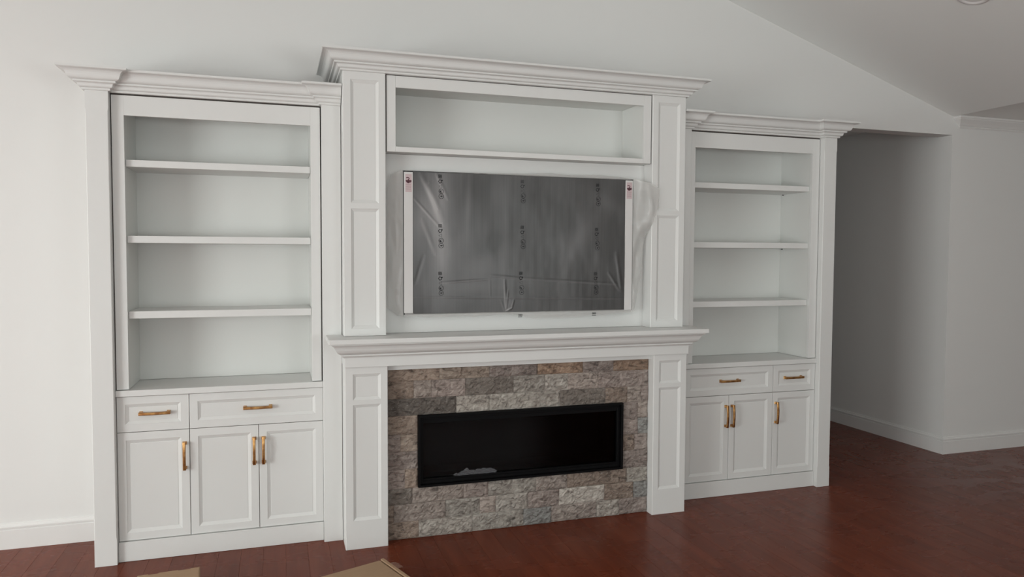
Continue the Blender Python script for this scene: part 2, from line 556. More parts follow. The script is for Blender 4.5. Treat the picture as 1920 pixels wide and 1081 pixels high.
while x < XR:
    y = 0.0 - rnd.choice((0.0, 0.15, 0.3, 0.45, 0.6, 0.75))
    ytop = 3.6 if HXL - 0.1 < x < HX + 0.05 else 0.0
    y = ytop + rnd.choice((0.0, 0.15, 0.3, 0.45))
    while y > YR:
        ln = rnd.choice((0.75, 0.9, 1.05, 1.2, 1.35, 1.5))
        y0 = y - ln
        cx_, cy_ = x + PWD / 2, y - ln / 2
        # visible part of the floor in front of the built-in, to the right of it and into the hall
        vis = (y0 < 1.6 and y > -1.05 - 0.32 * max(0, min(cx_ + 0.4, 2.6)) + 0.2 * max(0, -cx_ - 0.5)
               and -3.0 < cx_ < 5.4)
        (cands if vis else None)
        if vis and len(cands) < 296:
            cands.append((cx_, cy_, ln))
        else:
            m = plank_mesh(PWD, ln)
            rest.add([(a + cx_, b + cy_, c) for a, b, c in m.v], m.f)
        y = y0
    x += PWD
for cx_, cy_, ln in cands:
    o = bpy.data.objects.new('plank', plank_data(ln))
    o.location = (cx_, cy_, 0); o.parent = fl
    COL.objects.link(o)
ro = rest.build('plank', 'floor', fl, kind='stuff', recalc=False)

# baseboards with a stepped cap
BB = [(0, 0), (0.014, 0), (0.014, 0.102), (0.009, 0.106), (0.009, 0.111), (0.016, 0.1145), (0.016, 0.123), (0.008, 0.130), (0.006, 0.138), (0, 0.140)]
m = MB(); m.sweep([(XL, 0.0), (-2.293, 0.0)], BB, 0); structure(m.build('baseboard_left', 'trim'))
m = MB(); m.sweep([(HX, 3.6), (HX, 0.0), (XR, 0.0)], BB, 0); structure(m.build('baseboard_right', 'trim'))
m = MB(); m.sweep([(XL, YR), (XL, 0.0)], BB, 0); structure(m.build('baseboard_side', 'trim'))
# crown moulding of the low ceiling on the right, with its mitred return
CR = [(0, 0), (0.008, 0), (0.010, 0.006), (0.014, 0.008), (0.014, 0.014), (0.020, 0.020), (0.030, 0.034), (0.048, 0.052),
      (0.058, 0.062), (0.062, 0.070), (0.068, 0.072), (0.068, 0.088), (0, 0.088)]
m = MB(); m.sweep([(XF + 0.072, 0.003), (XF + 0.072, -0.0001), (XR, -0.0001)], CR, ZF - 0.089); structure(m.build('trim_1', 'trim'))

# recessed ceiling light on the slope (switched off)
lt = thing('recessed_light', (2.5335, -1.2154, 3.1421), 'round white recessed light at the top edge of the sloped ceiling, switched off', 'ceiling light')
lt.rotation_euler = (0, math.atan(SL), 0)
def lathe(prof, n=40):
    m = MB(); k = len(prof)
    vs, fs = [], []
    for i in range(n):
        a = 2 * math.pi * i / n
        vs += [(r * math.cos(a), r * math.sin(a), z) for r, z in prof]
    for i in range(n):
        for j in range(k - 1):
            i2 = (i + 1) % n
            fs.append((i * k + j, i2 * k + j, i2 * k + j + 1, i * k + j + 1))
    m.add(vs, fs); return m
lathe([(0.058, 0.0), (0.066, -0.006), (0.072, -0.009), (0.082, -0.008), (0.090, -0.004), (0.092, 0.0)]).build('trim_ring', 'lamp_trim', lt, smooth=True, local=True)
lathe([(0.0005, -0.0015), (0.03, -0.002), (0.060, -0.003)]).build('lens', 'foam', lt, smooth=True, local=True)

# ------------------------------------------------------------------ cabinet pieces
CROWN = [(-0.02, 0.0), (0.011, 0.0), (0.013, 0.003), (0.013, 0.010), (0.019, 0.0115), (0.0235, 0.0135), (0.0265, 0.018), (0.0275, 0.024), (0.030, 0.0295), (0.034, 0.0315),
         (0.043, 0.0325), (0.045, 0.0350), (0.045, 0.0415), (0.053, 0.0430), (0.0600, 0.0460), (0.0650, 0.0510), (0.0680, 0.0580), (0.0705, 0.0660), (0.0740, 0.0740), (0.0790, 0.0800),
         (0.0860, 0.0845), (0.095, 0.0868), (0.105, 0.0880), (0.108, 0.0910), (0.108, 0.100), (-0.02, 0.100)]
def crown_profile(kp, kh):
    return [(p * kp if p > 0 else p, h * kh) for p, h in CROWN]

def panel_front(m, x0, x1, z0, z1, y, t, frame=0.040, bev=0.018, depth=0.010):
    """door or drawer front with a bevelled recessed panel, front face at y, thickness t"""
    m.rings(x0, x1, z0, z1, [(0, y + t), (0, y + 0.0012), (0.0012, y), (frame, y), (frame + 0.001, y + 0.0022),
                             (frame + bev * 0.8, y + depth * 0.85), (frame + bev, y + depth), (frame + bev + 0.0012, y + depth - 0.0015),
                             (frame + bev + 0.003, y + depth - 0.0015)])
    m.quad((x0, y + t, z0), (x0, y + t, z1), (x1, y + t, z1), (x1, y + t, z0))

def pull(sx, x, z, y, vertical, parent):
    """bowed square bar pull on two flared posts, 150 mm long"""
    m = MB(sx)
    L_, n = 0.150, 12
    def P(t, d, s):          # t along the bar, d out of the door, s across
        return (x + s, y - d, z + t) if vertical else (x + t, y - d, z + s)
    vs, fs = [], []
    for i in range(n + 1):
        t = -L_ / 2 + L_ * i / n
        bow = 0.024 + 0.007 * (1 - (2 * i / n - 1) ** 2)
        hw = 0.0072 + 0.0010 * abs(2 * i / n - 1) ** 3
        for d, s in ((bow - 0.0055, -hw), (bow + 0.003, -hw), (bow + 0.0055, -hw * 0.6), (bow + 0.0055, hw * 0.6), (bow + 0.003, hw), (bow - 0.0055, hw)):
            vs.append(P(t, d, s))
    for i in range(n):
        for k in range(6):
            l = (k + 1) % 6
            fs.append((i * 6 + k, i * 6 + l, (i + 1) * 6 + l, (i + 1) * 6 + k))
    fs.append(tuple(range(6))); fs.append(tuple(range(n * 6, n * 6 + 6)))
    m.add(vs, fs)
    for e in (-1, 1):
        t0 = e * (L_ / 2 - 0.009)
        vs, fs = [], []
        for d, a, b in ((0.0, 0.0085, 0.0105), (0.003, 0.0085, 0.0105), (0.006, 0.0065, 0.0082), (0.020, 0.0062, 0.0078), (0.026, 0.0072, 0.008)):
            vs += [P(t0 - a, d, -b), P(t0 + a, d, -b), P(t0 + a, d, b), P(t0 - a, d, b)]
        for k in range(4):
            for i in range(4):
                j = (i + 1) % 4
                fs.append((4 * k + i, 4 * k + j, 4 * k + 4 + j, 4 * k + 4 + i))
        fs += [(3, 2, 1, 0), (16, 17, 18, 19)]
        m.add(vs, fs)
    return m.build('handle', 'brass', parent, label='antique brass bar pull', bevel=0.0008)

def post(m, x0, x1, yb, yf, z0, z1, zc0, zc1, c=0.0035):
    """square post whose two front corners carry stopped chamfers between zc0 and zc1"""
    def sec(k): return [(x0, yb), (x1, yb), (x1, yf + k), (x1 - k, yf), (x0 + k, yf), (x0, yf + k)]
    lv = [(z0, 0.0004), (zc0, 0.0004), (zc0 + 0.012, c), (zc1 - 0.012, c), (zc1, 0.0004), (z1, 0.0004)]
    vs, fs = [], []
    for z, k in lv: vs += [(a, b, z) for a, b in sec(k)]
    for i in range(len(lv) - 1):
        for j in range(6):
            l = (j + 1) % 6
            fs.append((i * 6 + j, i * 6 + l, i * 6 + 6 + l, i * 6 + 6 + j))
    fs += [tuple(range(6))[::-1], tuple(range(len(vs) - 6, len(vs)))]
    m.add(vs, fs)

def panelled_column(m, x0, x1, yb, yf, z0, z1, panels, px0, px1, c=0.003):
    """box column, front face at yf with bevelled recessed panels between px0..px1"""
    m.quad((x0, yb, z0), (x0, yf + c, z0), (x0, yf + c, z1), (x0, yb, z1))
    m.quad((x1, yb, z0), (x1, yb, z1), (x1, yf + c, z1), (x1, yf + c, z0))
    m.quad((x0, yf + c, z0), (x0 + c, yf, z0), (x0 + c, yf, z1), (x0, yf + c, z1))
    m.quad((x1, yf + c, z0), (x1, yf + c, z1), (x1 - c, yf, z1), (x1 - c, yf, z0))
    m.quad((x0, yb, z0), (x0, yb, z1), (x1, yb, z1), (x1, yb, z0))
    for z in (z0, z1):
        m.add([(x0, yb, z), (x1, yb, z), (x1, yf + c, z), (x1 - c, yf, z), (x0 + c, yf, z), (x0, yf + c, z)], [(0, 1, 2, 3, 4, 5)])
    m.quad((x0 + c, yf, z0), (px0, yf, z0), (px0, yf, z1), (x0 + c, yf, z1))
    m.quad((px1, yf, z0), (x1 - c, yf, z0), (x1 - c, yf, z1), (px1, yf, z1))
    zz = z0
    for a, b in panels:
        m.quad((px0, yf, zz), (px1, yf, zz), (px1, yf, a), (px0, yf, a))
        m.rings(px0, px1, a, b, [(0, yf), (0.001, yf + 0.002), (0.014, yf + 0.0085), (0.017, yf + 0.010), (0.0182, yf + 0.0085), (0.020, yf + 0.0085)])
        zz = b
    m.quad((px0, yf, zz), (px1, yf, zz), (px1, yf, z1), (px0, yf, z1))

YF, YP, YW = -0.371, -0.412, -0.004
ZC = 0.900
SH = [(1.269, 1.307), (1.663, 1.700), (2.055, 2.091)]

def side_unit(s):
    side = 'left' if s < 0 else 'right'
    # ---------------- base cabinet
    bc = thing('base_cabinet', (s * 1.66, -0.2, 0),
               'white three-door base cabinet with two drawers on the %s of the fireplace' % side, 'cabinet', None)
    xin = 1.150 if s < 0 else 1.047
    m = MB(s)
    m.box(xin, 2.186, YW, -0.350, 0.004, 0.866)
    m.build('cabinet_body', 'shade_carcass', bc)
    m = MB(s); m.box(xin + 0.001, 2.1855, -0.3505, -0.382, 0.001, 0.1035)
    m.build('toe_board', 'cab', bc, bevel=0.0012)
    if s > 0:
        m = MB(s); m.box(1.047, 1.1475, -0.3505, -0.370, 0.107, 0.866); m.build('filler_strip', 'cab', bc, bevel=0.0012)
    yd, t = -0.371, 0.019
    for a, b, hx in ((1.8405, 2.1845, 2.006), (1.1505, 1.8375, 1.4865)):
        m = MB(s); panel_front(m, a, b, 0.6795, 0.8645, yd, t, bev=0.017)
        d = m.build('drawer', 'cab', bc)
        pull(s, (a + b) / 2 if b - a > 0.4 else 2.0055, 0.774, yd + (0.0085), False, d)
    for a, b, hx in ((1.8405, 2.1845, 1.864), (1.4925, 1.8375, 1.515), (1.1505, 1.4895, 1.467)):
        m = MB(s); panel_front(m, a, b, 0.107, 0.6765, yd, t)
        d = m.build('door', 'cab', bc)
        pull(s, hx, 0.538, yd, True, d)
    # ---------------- countertop
    m = MB(s)
    m.box(xin, 2.1865, YW, -0.386, 0.868, ZC)
    ct = m.build('countertop', 'cab', None, bevel=0.0025)
    ct['label'] = 'white painted wood countertop slab between base cabinet and bookshelves, %s of fireplace' % side
    ct['category'] = 'countertop'
    # ---------------- bookcase
    bk = thing('bookcase', (s * 1.66, -0.2, ZC + 0.001),
               'tall white built-in bookcase with three shelves and crown, %s of the fireplace' % side, 'bookcase', None)
    zt = 2.413
    for a, b in ((2.125, 2.182), (1.1555, 1.206)):
        m = MB(s); m.box(a, b, YF, YF + 0.022, ZC + 0.003, zt); m.build('stile', 'cab', bk, bevel=0.0008)
    m = MB(s); m.box(1.206, 2.125, YF, YF + 0.022, 2.312, zt); m.build('top_rail', 'cab', bk, bevel=0.0008)
    m = MB(s); m.box(2.125, 2.143, YF + 0.0225, -0.046, ZC + 0.0015, 2.40); m.build('side_panel', 'cab_in', bk)
    m = MB(s); m.box(1.188, 1.206, YF + 0.0225, -0.046, ZC + 0.0015, 2.40); m.build('side_panel', 'cab_in', bk)
    m = MB(s); m.box(1.188, 2.143, -0.0455, -0.030, ZC + 0.0015, 2.40); m.build('back_panel', 'cab_in', bk)
    m = MB(s); m.box(1.207, 2.124, YF + 0.0225, -0.046, 2.372, 2.392); m.build('top_panel', 'cab_in', bk)
    # dark strips painted in as the shade of the clearance round the face frame
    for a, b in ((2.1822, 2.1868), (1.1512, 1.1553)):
        m = MB(s); m.box(a, b, YF + 0.009, YF + 0.030, ZC + 0.002, 2.42); m.build('gap_shade_strip', 'dark_gap', bk)
    m = MB(s); m.box(1.1556, 2.1818, YF + 0.006, YF + 0.030, 2.4135, 2.4205); m.build('gap_shade_strip', 'dark_gap', bk)
    for a, b in SH:
        m = MB(s); m.box(1.2075, 2.1235, -0.345, -0.047, a, b)
        sh = m.build('shelf', 'cab', bk, bevel=0.0015)
        if s > 0:
            m = MB(s); m.tube([(2.112, -0.075, a - 0.003), (2.124, -0.075, a - 0.003)], 0.003, 8)
            m.build('shelf_pin', 'black', sh)
    m = MB(s); post(m, 2.187, 2.291, YW, YP, 0.0005, 2.424, 0.135, 2.335)
    m.build('pilaster', 'cab', bk)
    m = MB(s)
    zb = 0.0005 if s < 0 else ZC + 0.006
    post(m, 1.0475, 1.151 if s > 0 else 1.1495, YW - 0.0 if s < 0 else YW, YP, zb, 2.424, zb + 0.12, 2.335, 0.002)
    m.build('pilaster', 'cab', bk)
    # painted shadow line behind the face frame: the movable frame stands 4 mm clear of the posts
    prof = crown_profile(0.955, 1.0)
    m = MB(s)
    path = [(1.0478, YP), (1.151, YP), (1.151, YF - 0.002), (2.187, YF - 0.002), (2.187, YP), (2.291, YP), (2.291, YW)]
    m.sweep(path, prof, 2.421)
    m.build('crown_moulding', 'cab', bk)
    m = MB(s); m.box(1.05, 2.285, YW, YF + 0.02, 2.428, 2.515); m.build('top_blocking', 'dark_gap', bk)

side_unit(-1)
side_unit(1)

# ------------------------------------------------------------------ fireplace surround (lower part)
fs_ = thing('fireplace_surround', (0, -0.3, 0), 'white fireplace surround with panelled columns either side of the stone', 'fireplace surround')
LP = [(0.157, 0.794), (0.820, 0.9615)]
for s in (-1, 1):
    m = MB(s); panelled_column(m, 0.815, 1.045, YW, -0.568, 0.0005, 1.000, LP, 0.853, 1.003)
    m.build('column', 'cab', fs_)
m = MB(); m.box(-1.047, 1.047, YW, -0.584, 1.001, 1.1345); m.build('frieze_board', 'cab', fs_, bevel=0.0015)
m = MB(); m.box(-0.8145, 0.8145, -0.46, -0.532, 0.9705, 1.0005); m.build('apron_strip', 'cab', fs_, bevel=0.001)
# ------------------------------------------------------------------ mantel shelf
ms = thing('mantel_shelf', (0, -0.5, 1.05), 'long white mantel shelf with moulding under it, above the stone fireplace', 'mantel')
m = MB(); m.box(-1.135, 1.135, -0.4125, -0.673, 1.1352, 1.162)
m.box(-1.0465, 1.0465, -0.4125, -0.30, 1.1352, 1.162)
m.build('slab', 'cab', ms, bevel=0.003)
MP = [(0, 0), (0.004, 0.0), (0.005, 0.004), (0.009, 0.0085), (0.0145, 0.0105), (0.018, 0.0125), (0.019, 0.0165), (0.018, 0.0205), (0.022, 0.023), (0.033, 0.028),
      (0.042, 0.036), (0.048, 0.046), (0.052, 0.057), (0.057, 0.066), (0.064, 0.073), (0.070, 0.0755), (0.072, 0.078), (0.072, 0.0835), (0, 0.0835)]
m = MB(); m.sweep([(-1.0472, -0.414), (-1.0472, -0.5842), (1.0472, -0.5842), (1.0472, -0.414)], MP, 1.0515)
m.build('moulding', 'cab', ms)

# ------------------------------------------------------------------ overmantel
om = thing('overmantel', (0, -0.3, 1.163), 'white overmantel with panelled columns, open cubby and crown around the television', 'overmantel')
UP = [(1.203, 1.857), (1.887, 2.548)]
for s in (-1, 1):
    m = MB(s); panelled_column(m, 0.815, 1.044, YW, -0.517, 1.1635, 2.594, UP, 0.853, 1.003)
    m.build('column', 'cab', om)
m = MB(); m.box(-0.8145, 0.8145, -0.30, -0.410, 1.1635, 2.1725); m.build('back_panel', 'cab', om)
m = MB()
for s in (-1, 1):
    m = MB(s); m.box(0.759, 0.8085, -0.507, -0.487, 2.1735, 2.587); m.build('stile', 'cab', om, bevel=0.0015)
m = MB(); m.box(-0.759, 0.759, -0.507, -0.487, 2.523, 2.587); m.build('rail', 'cab', om, bevel=0.0015)
m = MB(); m.box(-0.759, 0.759, -0.507, -0.487, 2.1735, 2.202); m.build('rail', 'cab', om, bevel=0.0015)
for s in (-1, 1):
    m = MB(s); m.box(0.759, 0.778, -0.4865, -0.21, 2.193, 2.545); m.build('cubby_side', 'cab_in', om)
m = MB(); m.box(-0.8085, 0.8085, -0.4865, -0.21, 2.1737, 2.1925); m.build('cubby_floor', 'cab_in', om)
m = MB(); m.box(-0.7585, 0.7585, -0.4865, -0.21, 2.545, 2.562); m.build('cubby_top', 'cab_in', om)
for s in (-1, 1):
    m = MB(s); m.box(0.8087, 0.8145, -0.496, -0.47, 2.174, 2.592); m.build('gap_shade_strip', 'dark_gap', om)  # dark strips stand in for the shade in the gaps round the cubby
m = MB(); m.box(-0.8085, 0.8085, -0.501, -0.47, 2.5872, 2.5938); m.build('gap_shade_strip', 'dark_gap', om)
m = MB(); m.box(-0.778, 0.778, -0.2095, -0.195, 2.174, 2.562); m.build('cubby_back', 'cab_in', om)
m = MB(); m.sweep([(-1.0442, YW), (-1.0442, -0.5172), (1.0442, -0.5172), (1.0442, YW)], crown_profile(1.02, 0.96), 2.5905)
m.build('crown_moulding', 'cab', om)
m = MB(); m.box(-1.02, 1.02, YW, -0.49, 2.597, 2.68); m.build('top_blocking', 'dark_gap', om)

# ------------------------------------------------------------------ stone facing
st = thing('stone_facing', (0, -0.48, 0), 'split-face stone tile facing around the black fireplace insert', 'stone facing')
m = MB()
m.box(-0.8145, -0.640, -0.46, -0.488, 0.001, 0.9695); m.box(0.640, 0.8145, -0.46, -0.488, 0.001, 0.9695)
m.box(-0.640, 0.640, -0.46, -0.488, 0.001, 0.286); m.box(-0.640, 0.640, -0.46, -0.488, 0.706, 0.9695)
m.build('mortar_bed', 'mortar', st)
TC = dict(tan=(128, 108, 94), tn2=(134, 116, 102), org=(126, 96, 74), pink=(134, 121, 114), rose=(124, 110, 105), grey=(138, 132, 125),
          grn=(135, 130, 123), pale=(149, 143, 136), dark=(78, 71, 66), drk2=(90, 82, 76), blue=(112, 114, 114), brn=(112, 94, 82))
E0, E1, I0, I1 = -0.8135, 0.8135, -0.6385, 0.6385
ROWS = [
    (0.9, 0.9693, [E0, -.514, -.218, .079, .372, .574, E1], 'tan tn2 rose org rose org'),
    (0.8, 0.9, [E0, -.661, -.56, -.362, -.069, .127, .275, .474, E1], 'tan pink rose drk2 grey pale pink rose'),
    (0.7035, 0.8, [E0, -.415, -.216, .077, .224, .522, .67, .765, E1], 'dark grey grn grey drk2 brn pink rose'),
    (0.6, 0.7035, [E0, I0], 'tan'), (0.6, 0.7035, [I1, .744, E1], 'rose pink'),
    (0.5, 0.6, [E0, -.736, I0], 'rose tn2'), (0.5, 0.6, [I1, .747, E1], 'rose blue'),
    (0.4, 0.5, [E0, I0], 'rose'), (0.4, 0.5, [I1, .723, E1], 'brn rose'),
    (0.2895, 0.4, [E0, -.712, I0], 'rose tan'), (0.2895, 0.4, [I1, E1], 'rose'),
    (0.2, 0.2895, [E0, -.671, -.371, -.223, .073, .274, .672, E1], 'drk2 pink rose grey pink brn grn'),
    (0.1, 0.2, [E0, -.774, -.477, -.274, -.177, .021, .222, .52, .719, E1], 'tan pink grn pink pale rose pale brn blue'),
    (0.001, 0.1, [E0, -.634, -.319, -.005, .171, .471, .622, E1], 'tan grey grn blue pink grey rose')]
def stone_tile(x0, x1, z0, z1, col, proud):
    g = 0.0006
    x0 += g; x1 -= g; z0 += g; z1 -= g
    nx = max(5, int((x1 - x0) / 0.012)); nz = max(6, int((z1 - z0) / 0.012))
    sd = rnd.uniform(0, 90)
    vs, fs = [], []
    for j in range(nz + 1):
        for i in range(nx + 1):
            x = x0 + (x1 - x0) * i / nx; z = z0 + (z1 - z0) * j / nz
            jx = 0 if i in (0, nx) else rnd.uniform(-.0035, .0035)
            jz = 0 if j in (0, nz) else rnd.uniform(-.0035, .0035)
            a = (x - z * 0.55) * 15; b = (z + x * 0.35) * 34
            h = mnoise.noise(Vector((a * 0.8 + sd, b * 0.5, sd))) * 0.0075 + mnoise.noise(Vector((x * 60 + sd, z * 80, sd * 2))) * 0.0065
            h += abs(mnoise.noise(Vector((a * 1.3 + sd, b, 3.3)))) * 0.005 + rnd.uniform(-.001, .001)
            edge = min(i, nx - i, j, nz - j)
            if edge == 0: h = h * 0.4 - 0.0035
            vs.append((x + jx, -0.504 - proud - h, z + jz))
    for j in range(nz):
        for i in range(nx):
            a = j * (nx + 1) + i
            fs.append((a, a + 1, a + nx + 2, a + nx + 1))
    n0 = len(vs)
    rim = [i for i in range(nx + 1)] + [j * (nx + 1) + nx for j in range(1, nz + 1)] + \
          [nz * (nx + 1) + i for i in range(nx - 1, -1, -1)] + [j * (nx + 1) for j in range(nz - 1, 0, -1)]
    for k in rim: vs.append((vs[k][0], -0.489, vs[k][2]))
    for q in range(len(rim)):
        r = (q + 1) % len(rim)
        fs.append((rim[r], rim[q], n0 + q, n0 + r))
    m = MB(); m.add(vs, fs)
    o = m.build('stone_tile', 'stone', st, recalc=False)
    k = rnd.uniform(0.94, 1.06) * 1.38
    g_ = sum(TC[col]) / 3
    base = 117 + (g_ - 117) * 0.72
    c = srgb(*[min(255, max(0, k * (base + (v - g_) * 0.55 + q))) for v, q in zip(TC[col], (1.5, 0.6, -1.2))])
    o.color = c
for z0, z1, xs_, cols in ROWS:
    for a, b, c in zip(xs_, xs_[1:], cols.split()):
        stone_tile(a, b, z0, z1, c, rnd.uniform(-0.002, 0.0025) + (0.006 if c == 'blue' and z0 == 0.1 else 0))

# ------------------------------------------------------------------ electric fireplace insert
fi = thing('electric_fireplace', (0, -0.4, 0.29), 'long black linear electric fireplace insert set in the stone', 'fireplace')
m = MB()
X, Z0, Z1 = 0.637, 0.2915, 0.7025
yo = -0.5215
def frame_ring(m, X0, X1, A0, A1, ya, wd, yb):
    m.rings(X0, X1, A0, A1, [(0, -0.492), (0, ya + 0.002), (0.002, ya), (wd, ya), (wd + 0.0015, ya + 0.002), (wd + 0.0015, yb)], cap=False)
frame_ring(m, -X, X, Z0, Z1, yo, 0.011, -0.40)
m.build('outer_frame', 'black', fi)
m = MB(); frame_ring(m, -X + 0.0125, X - 0.0125, Z0 + 0.0125, Z1 - 0.0125, -0.498, 0.017, -0.38)
m.build('inner_frame', 'black', fi)
m = MB(); m.box(-X + 0.03, X - 0.03, -0.478, -0.474, Z0 + 0.03, Z1 - 0.03); m.build('glass', 'glass', fi)
m = MB()
m.rings(-X + 0.0305, X - 0.0305, Z0 + 0.0305, Z1 - 0.0305, [(0, -0.4735), (0.004, -0.22)])
m.build('firebox', 'black_soft', fi, recalc=False)
m = MB(); m.box(-X + 0.035, X - 0.035, -0.445, -0.425, Z0 + 0.0345, Z0 + 0.062); m.build('ember_rail', 'black', fi, bevel=0.002)
m = MB(); m.box(-X + 0.031, X - 0.031, -0.492, -0.479, Z0 + 0.0305, Z0 + 0.040); m.build('ledge', 'black', fi, bevel=0.001)
m = MB(); m.box(-X + 0.031, X - 0.031, -0.492, -0.479, Z1 - 0.052, Z1 - 0.0305); m.build('heater_grille', 'black', fi, bevel=0.001)

# crumpled plastic scrap lying on the ledge inside the frame
def scrap():
    vs, fs, n, k = [], [], 22, 6
    for i in range(n + 1):
        t = i / n
        xx = -0.425 + 0.255 * t
        top = 0.012 + 0.022 * math.exp(-((t - 0.28) / 0.06) ** 2) + 0.026 * t * (1.05 - t ** 6) + 0.003 * math.sin(t * 47)
        for j in range(k + 1):
            u = j / k
            z = Z0 + 0.0416 + top * u + 0.0012 * abs(math.sin(i * 2.3 + j)) * u
            y = -0.4855 + 0.0020 * math.sin(i * 1.7 + j * 2.1) - 0.004 * (1 - u)
            vs.append((xx + 0.004 * math.sin(j * 1.3 + i), y, z))
    for i in range(n):
        for j in range(k):
            a = i * (k + 1) + j
            fs.append((a, a + k + 1, a + k + 2, a + 1))
    m = MB(); m.add(vs, fs)
    o = m.build('plastic_scrap', 'scrap', None, smooth=False)
    o['label'] = 'crumpled scrap of clear plastic lying on the lower ledge of black fireplace insert'
    o['category'] = 'plastic scrap'
scrap()

# ------------------------------------------------------------------ television, still wrapped
tv = thing('television', (0, -0.43, 1.258), 'flat television mounted above the mantel, still wrapped in grey film and plastic', 'television')
TX, TZ0, TZ1, TY = 0.714, 1.270, 2.078, -0.463
m = MB(); m.box(-TX, TX, TY, -0.4375, TZ0, TZ1); m.build('bezel', 'bezel', tv, bevel=0.002)
m = MB(); m.box(-0.45, 0.45, -0.437, -0.4115, 1.40, 1.95); m.build('wall_mount', 'black', tv, bevel=0.003)
m = MB(); m.box(-TX + 0.008, TX - 0.008, TY - 0.0005, TY + 0.004, TZ0 + 0.012, TZ1 - 0.008); m.build('screen', 'black', tv)

FY = TY - 0.0045
def gauss(d, w): return math.exp(-(d / w) ** 2)
def seg_d(x, z, ax, az, bx, bz):
    dx, dz = bx - ax, bz - az
    t = max(0, min(1, ((x - ax) * dx + (z - az) * dz) / (dx * dx + dz * dz)))
    sgn = 1 if (x - ax) * dz - (z - az) * dx > 0 else -1
    return sgn * math.hypot(x - ax - t * dx, z - az - t * dz), t
CREASE = [  # ax, az, bx, bz, width, height : folds seen on the film
    (-0.52, 2.06, -0.46, 1.93, 0.014, 0.006), (-0.61, 2.06, -0.52, 1.88, 0.020, 0.006), (-0.655, 1.93, -0.50, 1.76, 0.010, 0.006),
    (-0.60, 1.80, -0.53, 1.62, 0.018, 0.004), (-0.56, 2.00, -0.49, 1.80, 0.028, 0.006), (-0.645, 1.45, -0.60, 1.60, 0.014, 0.005),
    (-0.66, 1.372, -0.20, 1.36, 0.007, 0.004), (-0.20, 1.36, 0.64, 1.345, 0.008, 0.004), (-0.49, 1.45, -0.22, 1.468, 0.008, 0.006),
    (-0.20, 1.49, -0.02, 1.472, 0.010, 0.005), (0.0, 1.472, 0.60, 1.435, 0.010, 0.005), (-0.21, 1.47, -0.205, 1.37, 0.008, 0.004),
    (-0.118, 1.46, -0.108, 1.285, 0.010, 0.008), (-0.140, 1.345, -0.118, 1.282, 0.008, 0.006), (-0.098, 1.40, -0.104, 1.30, 0.008, 0.006), (-0.062, 1.345, -0.074, 1.297, 0.007, 0.008), (-0.074, 1.297, -0.108, 1.279, 0.007, 0.009),
    (-0.10, 2.05, -0.13, 1.50, 0.050, 0.003), (-0.37, 2.05, -0.34, 1.45, 0.06, 0.003), (0.22, 1.95, 0.27, 1.50, 0.06, 0.003),
    (0.60, 1.62, 0.635, 1.40, 0.016, 0.005), (0.55, 1.50, 0.62, 1.40, 0.012, 0.005), (0.30, 1.86, 0.64, 2.0, 0.05, 0.004), (0.12, 1.40, 0.20, 1.78, 0.07, 0.003)]
HAZE = [  # x, z, rx, rz, slant, amount : where the film stands off the screen (+) or clings to it (-)
    (-0.57, 1.88, 0.11, 0.26, 0.35, 0.26), (-0.50, 1.75, 0.05, 0.30, 0.0, 0.16), (-0.50, 1.60, 0.07, 0.30, 0.0, 0.12), (-0.42, 1.66, 0.16, 0.09, -0.9, 0.10),
    (-0.34, 1.90, 0.018, 0.16, 0.05, 0.15), (-0.30, 1.55, 0.12, 0.12, 0.5, 0.10), (-0.12, 1.72, 0.022, 0.28, 0.03, 0.11), (-0.16, 1.95, 0.05, 0.12, 0.0, 0.07),
    (0.30, 1.62, 0.05, 0.17, 0.35, 0.11), (0.40, 1.78, 0.07, 0.16, 0.6, 0.10), (0.53, 1.93, 0.14, 0.05, 0.5, 0.09), (0.24, 1.60, 0.016, 0.20, 0.0, 0.05), (0.47, 1.62, 0.02, 0.11, 0.1, 0.08),
    (0.14, 1.83, 0.17, 0.10, 0.25, -0.13), (-0.22, 1.66, 0.16, 0.055, -0.5, -0.10), (-0.30, 1.98, 0.10, 0.09, 0.0, -0.06), (0.10, 1.55, 0.14, 0.10, 0.4, -0.08), (0.60, 1.70, 0.05, 0.25, 0.0, -0.04),
    (-0.10, 1.32, 0.03, 0.05, 0.0, 0.10), (-0.30, 1.42, 0.14, 0.035, 0.0, 0.07), (0.05, 1.45, 0.12, 0.03, 0.0, 0.04), (-0.61, 1.40, 0.05, 0.08, 0.3, 0.06)]
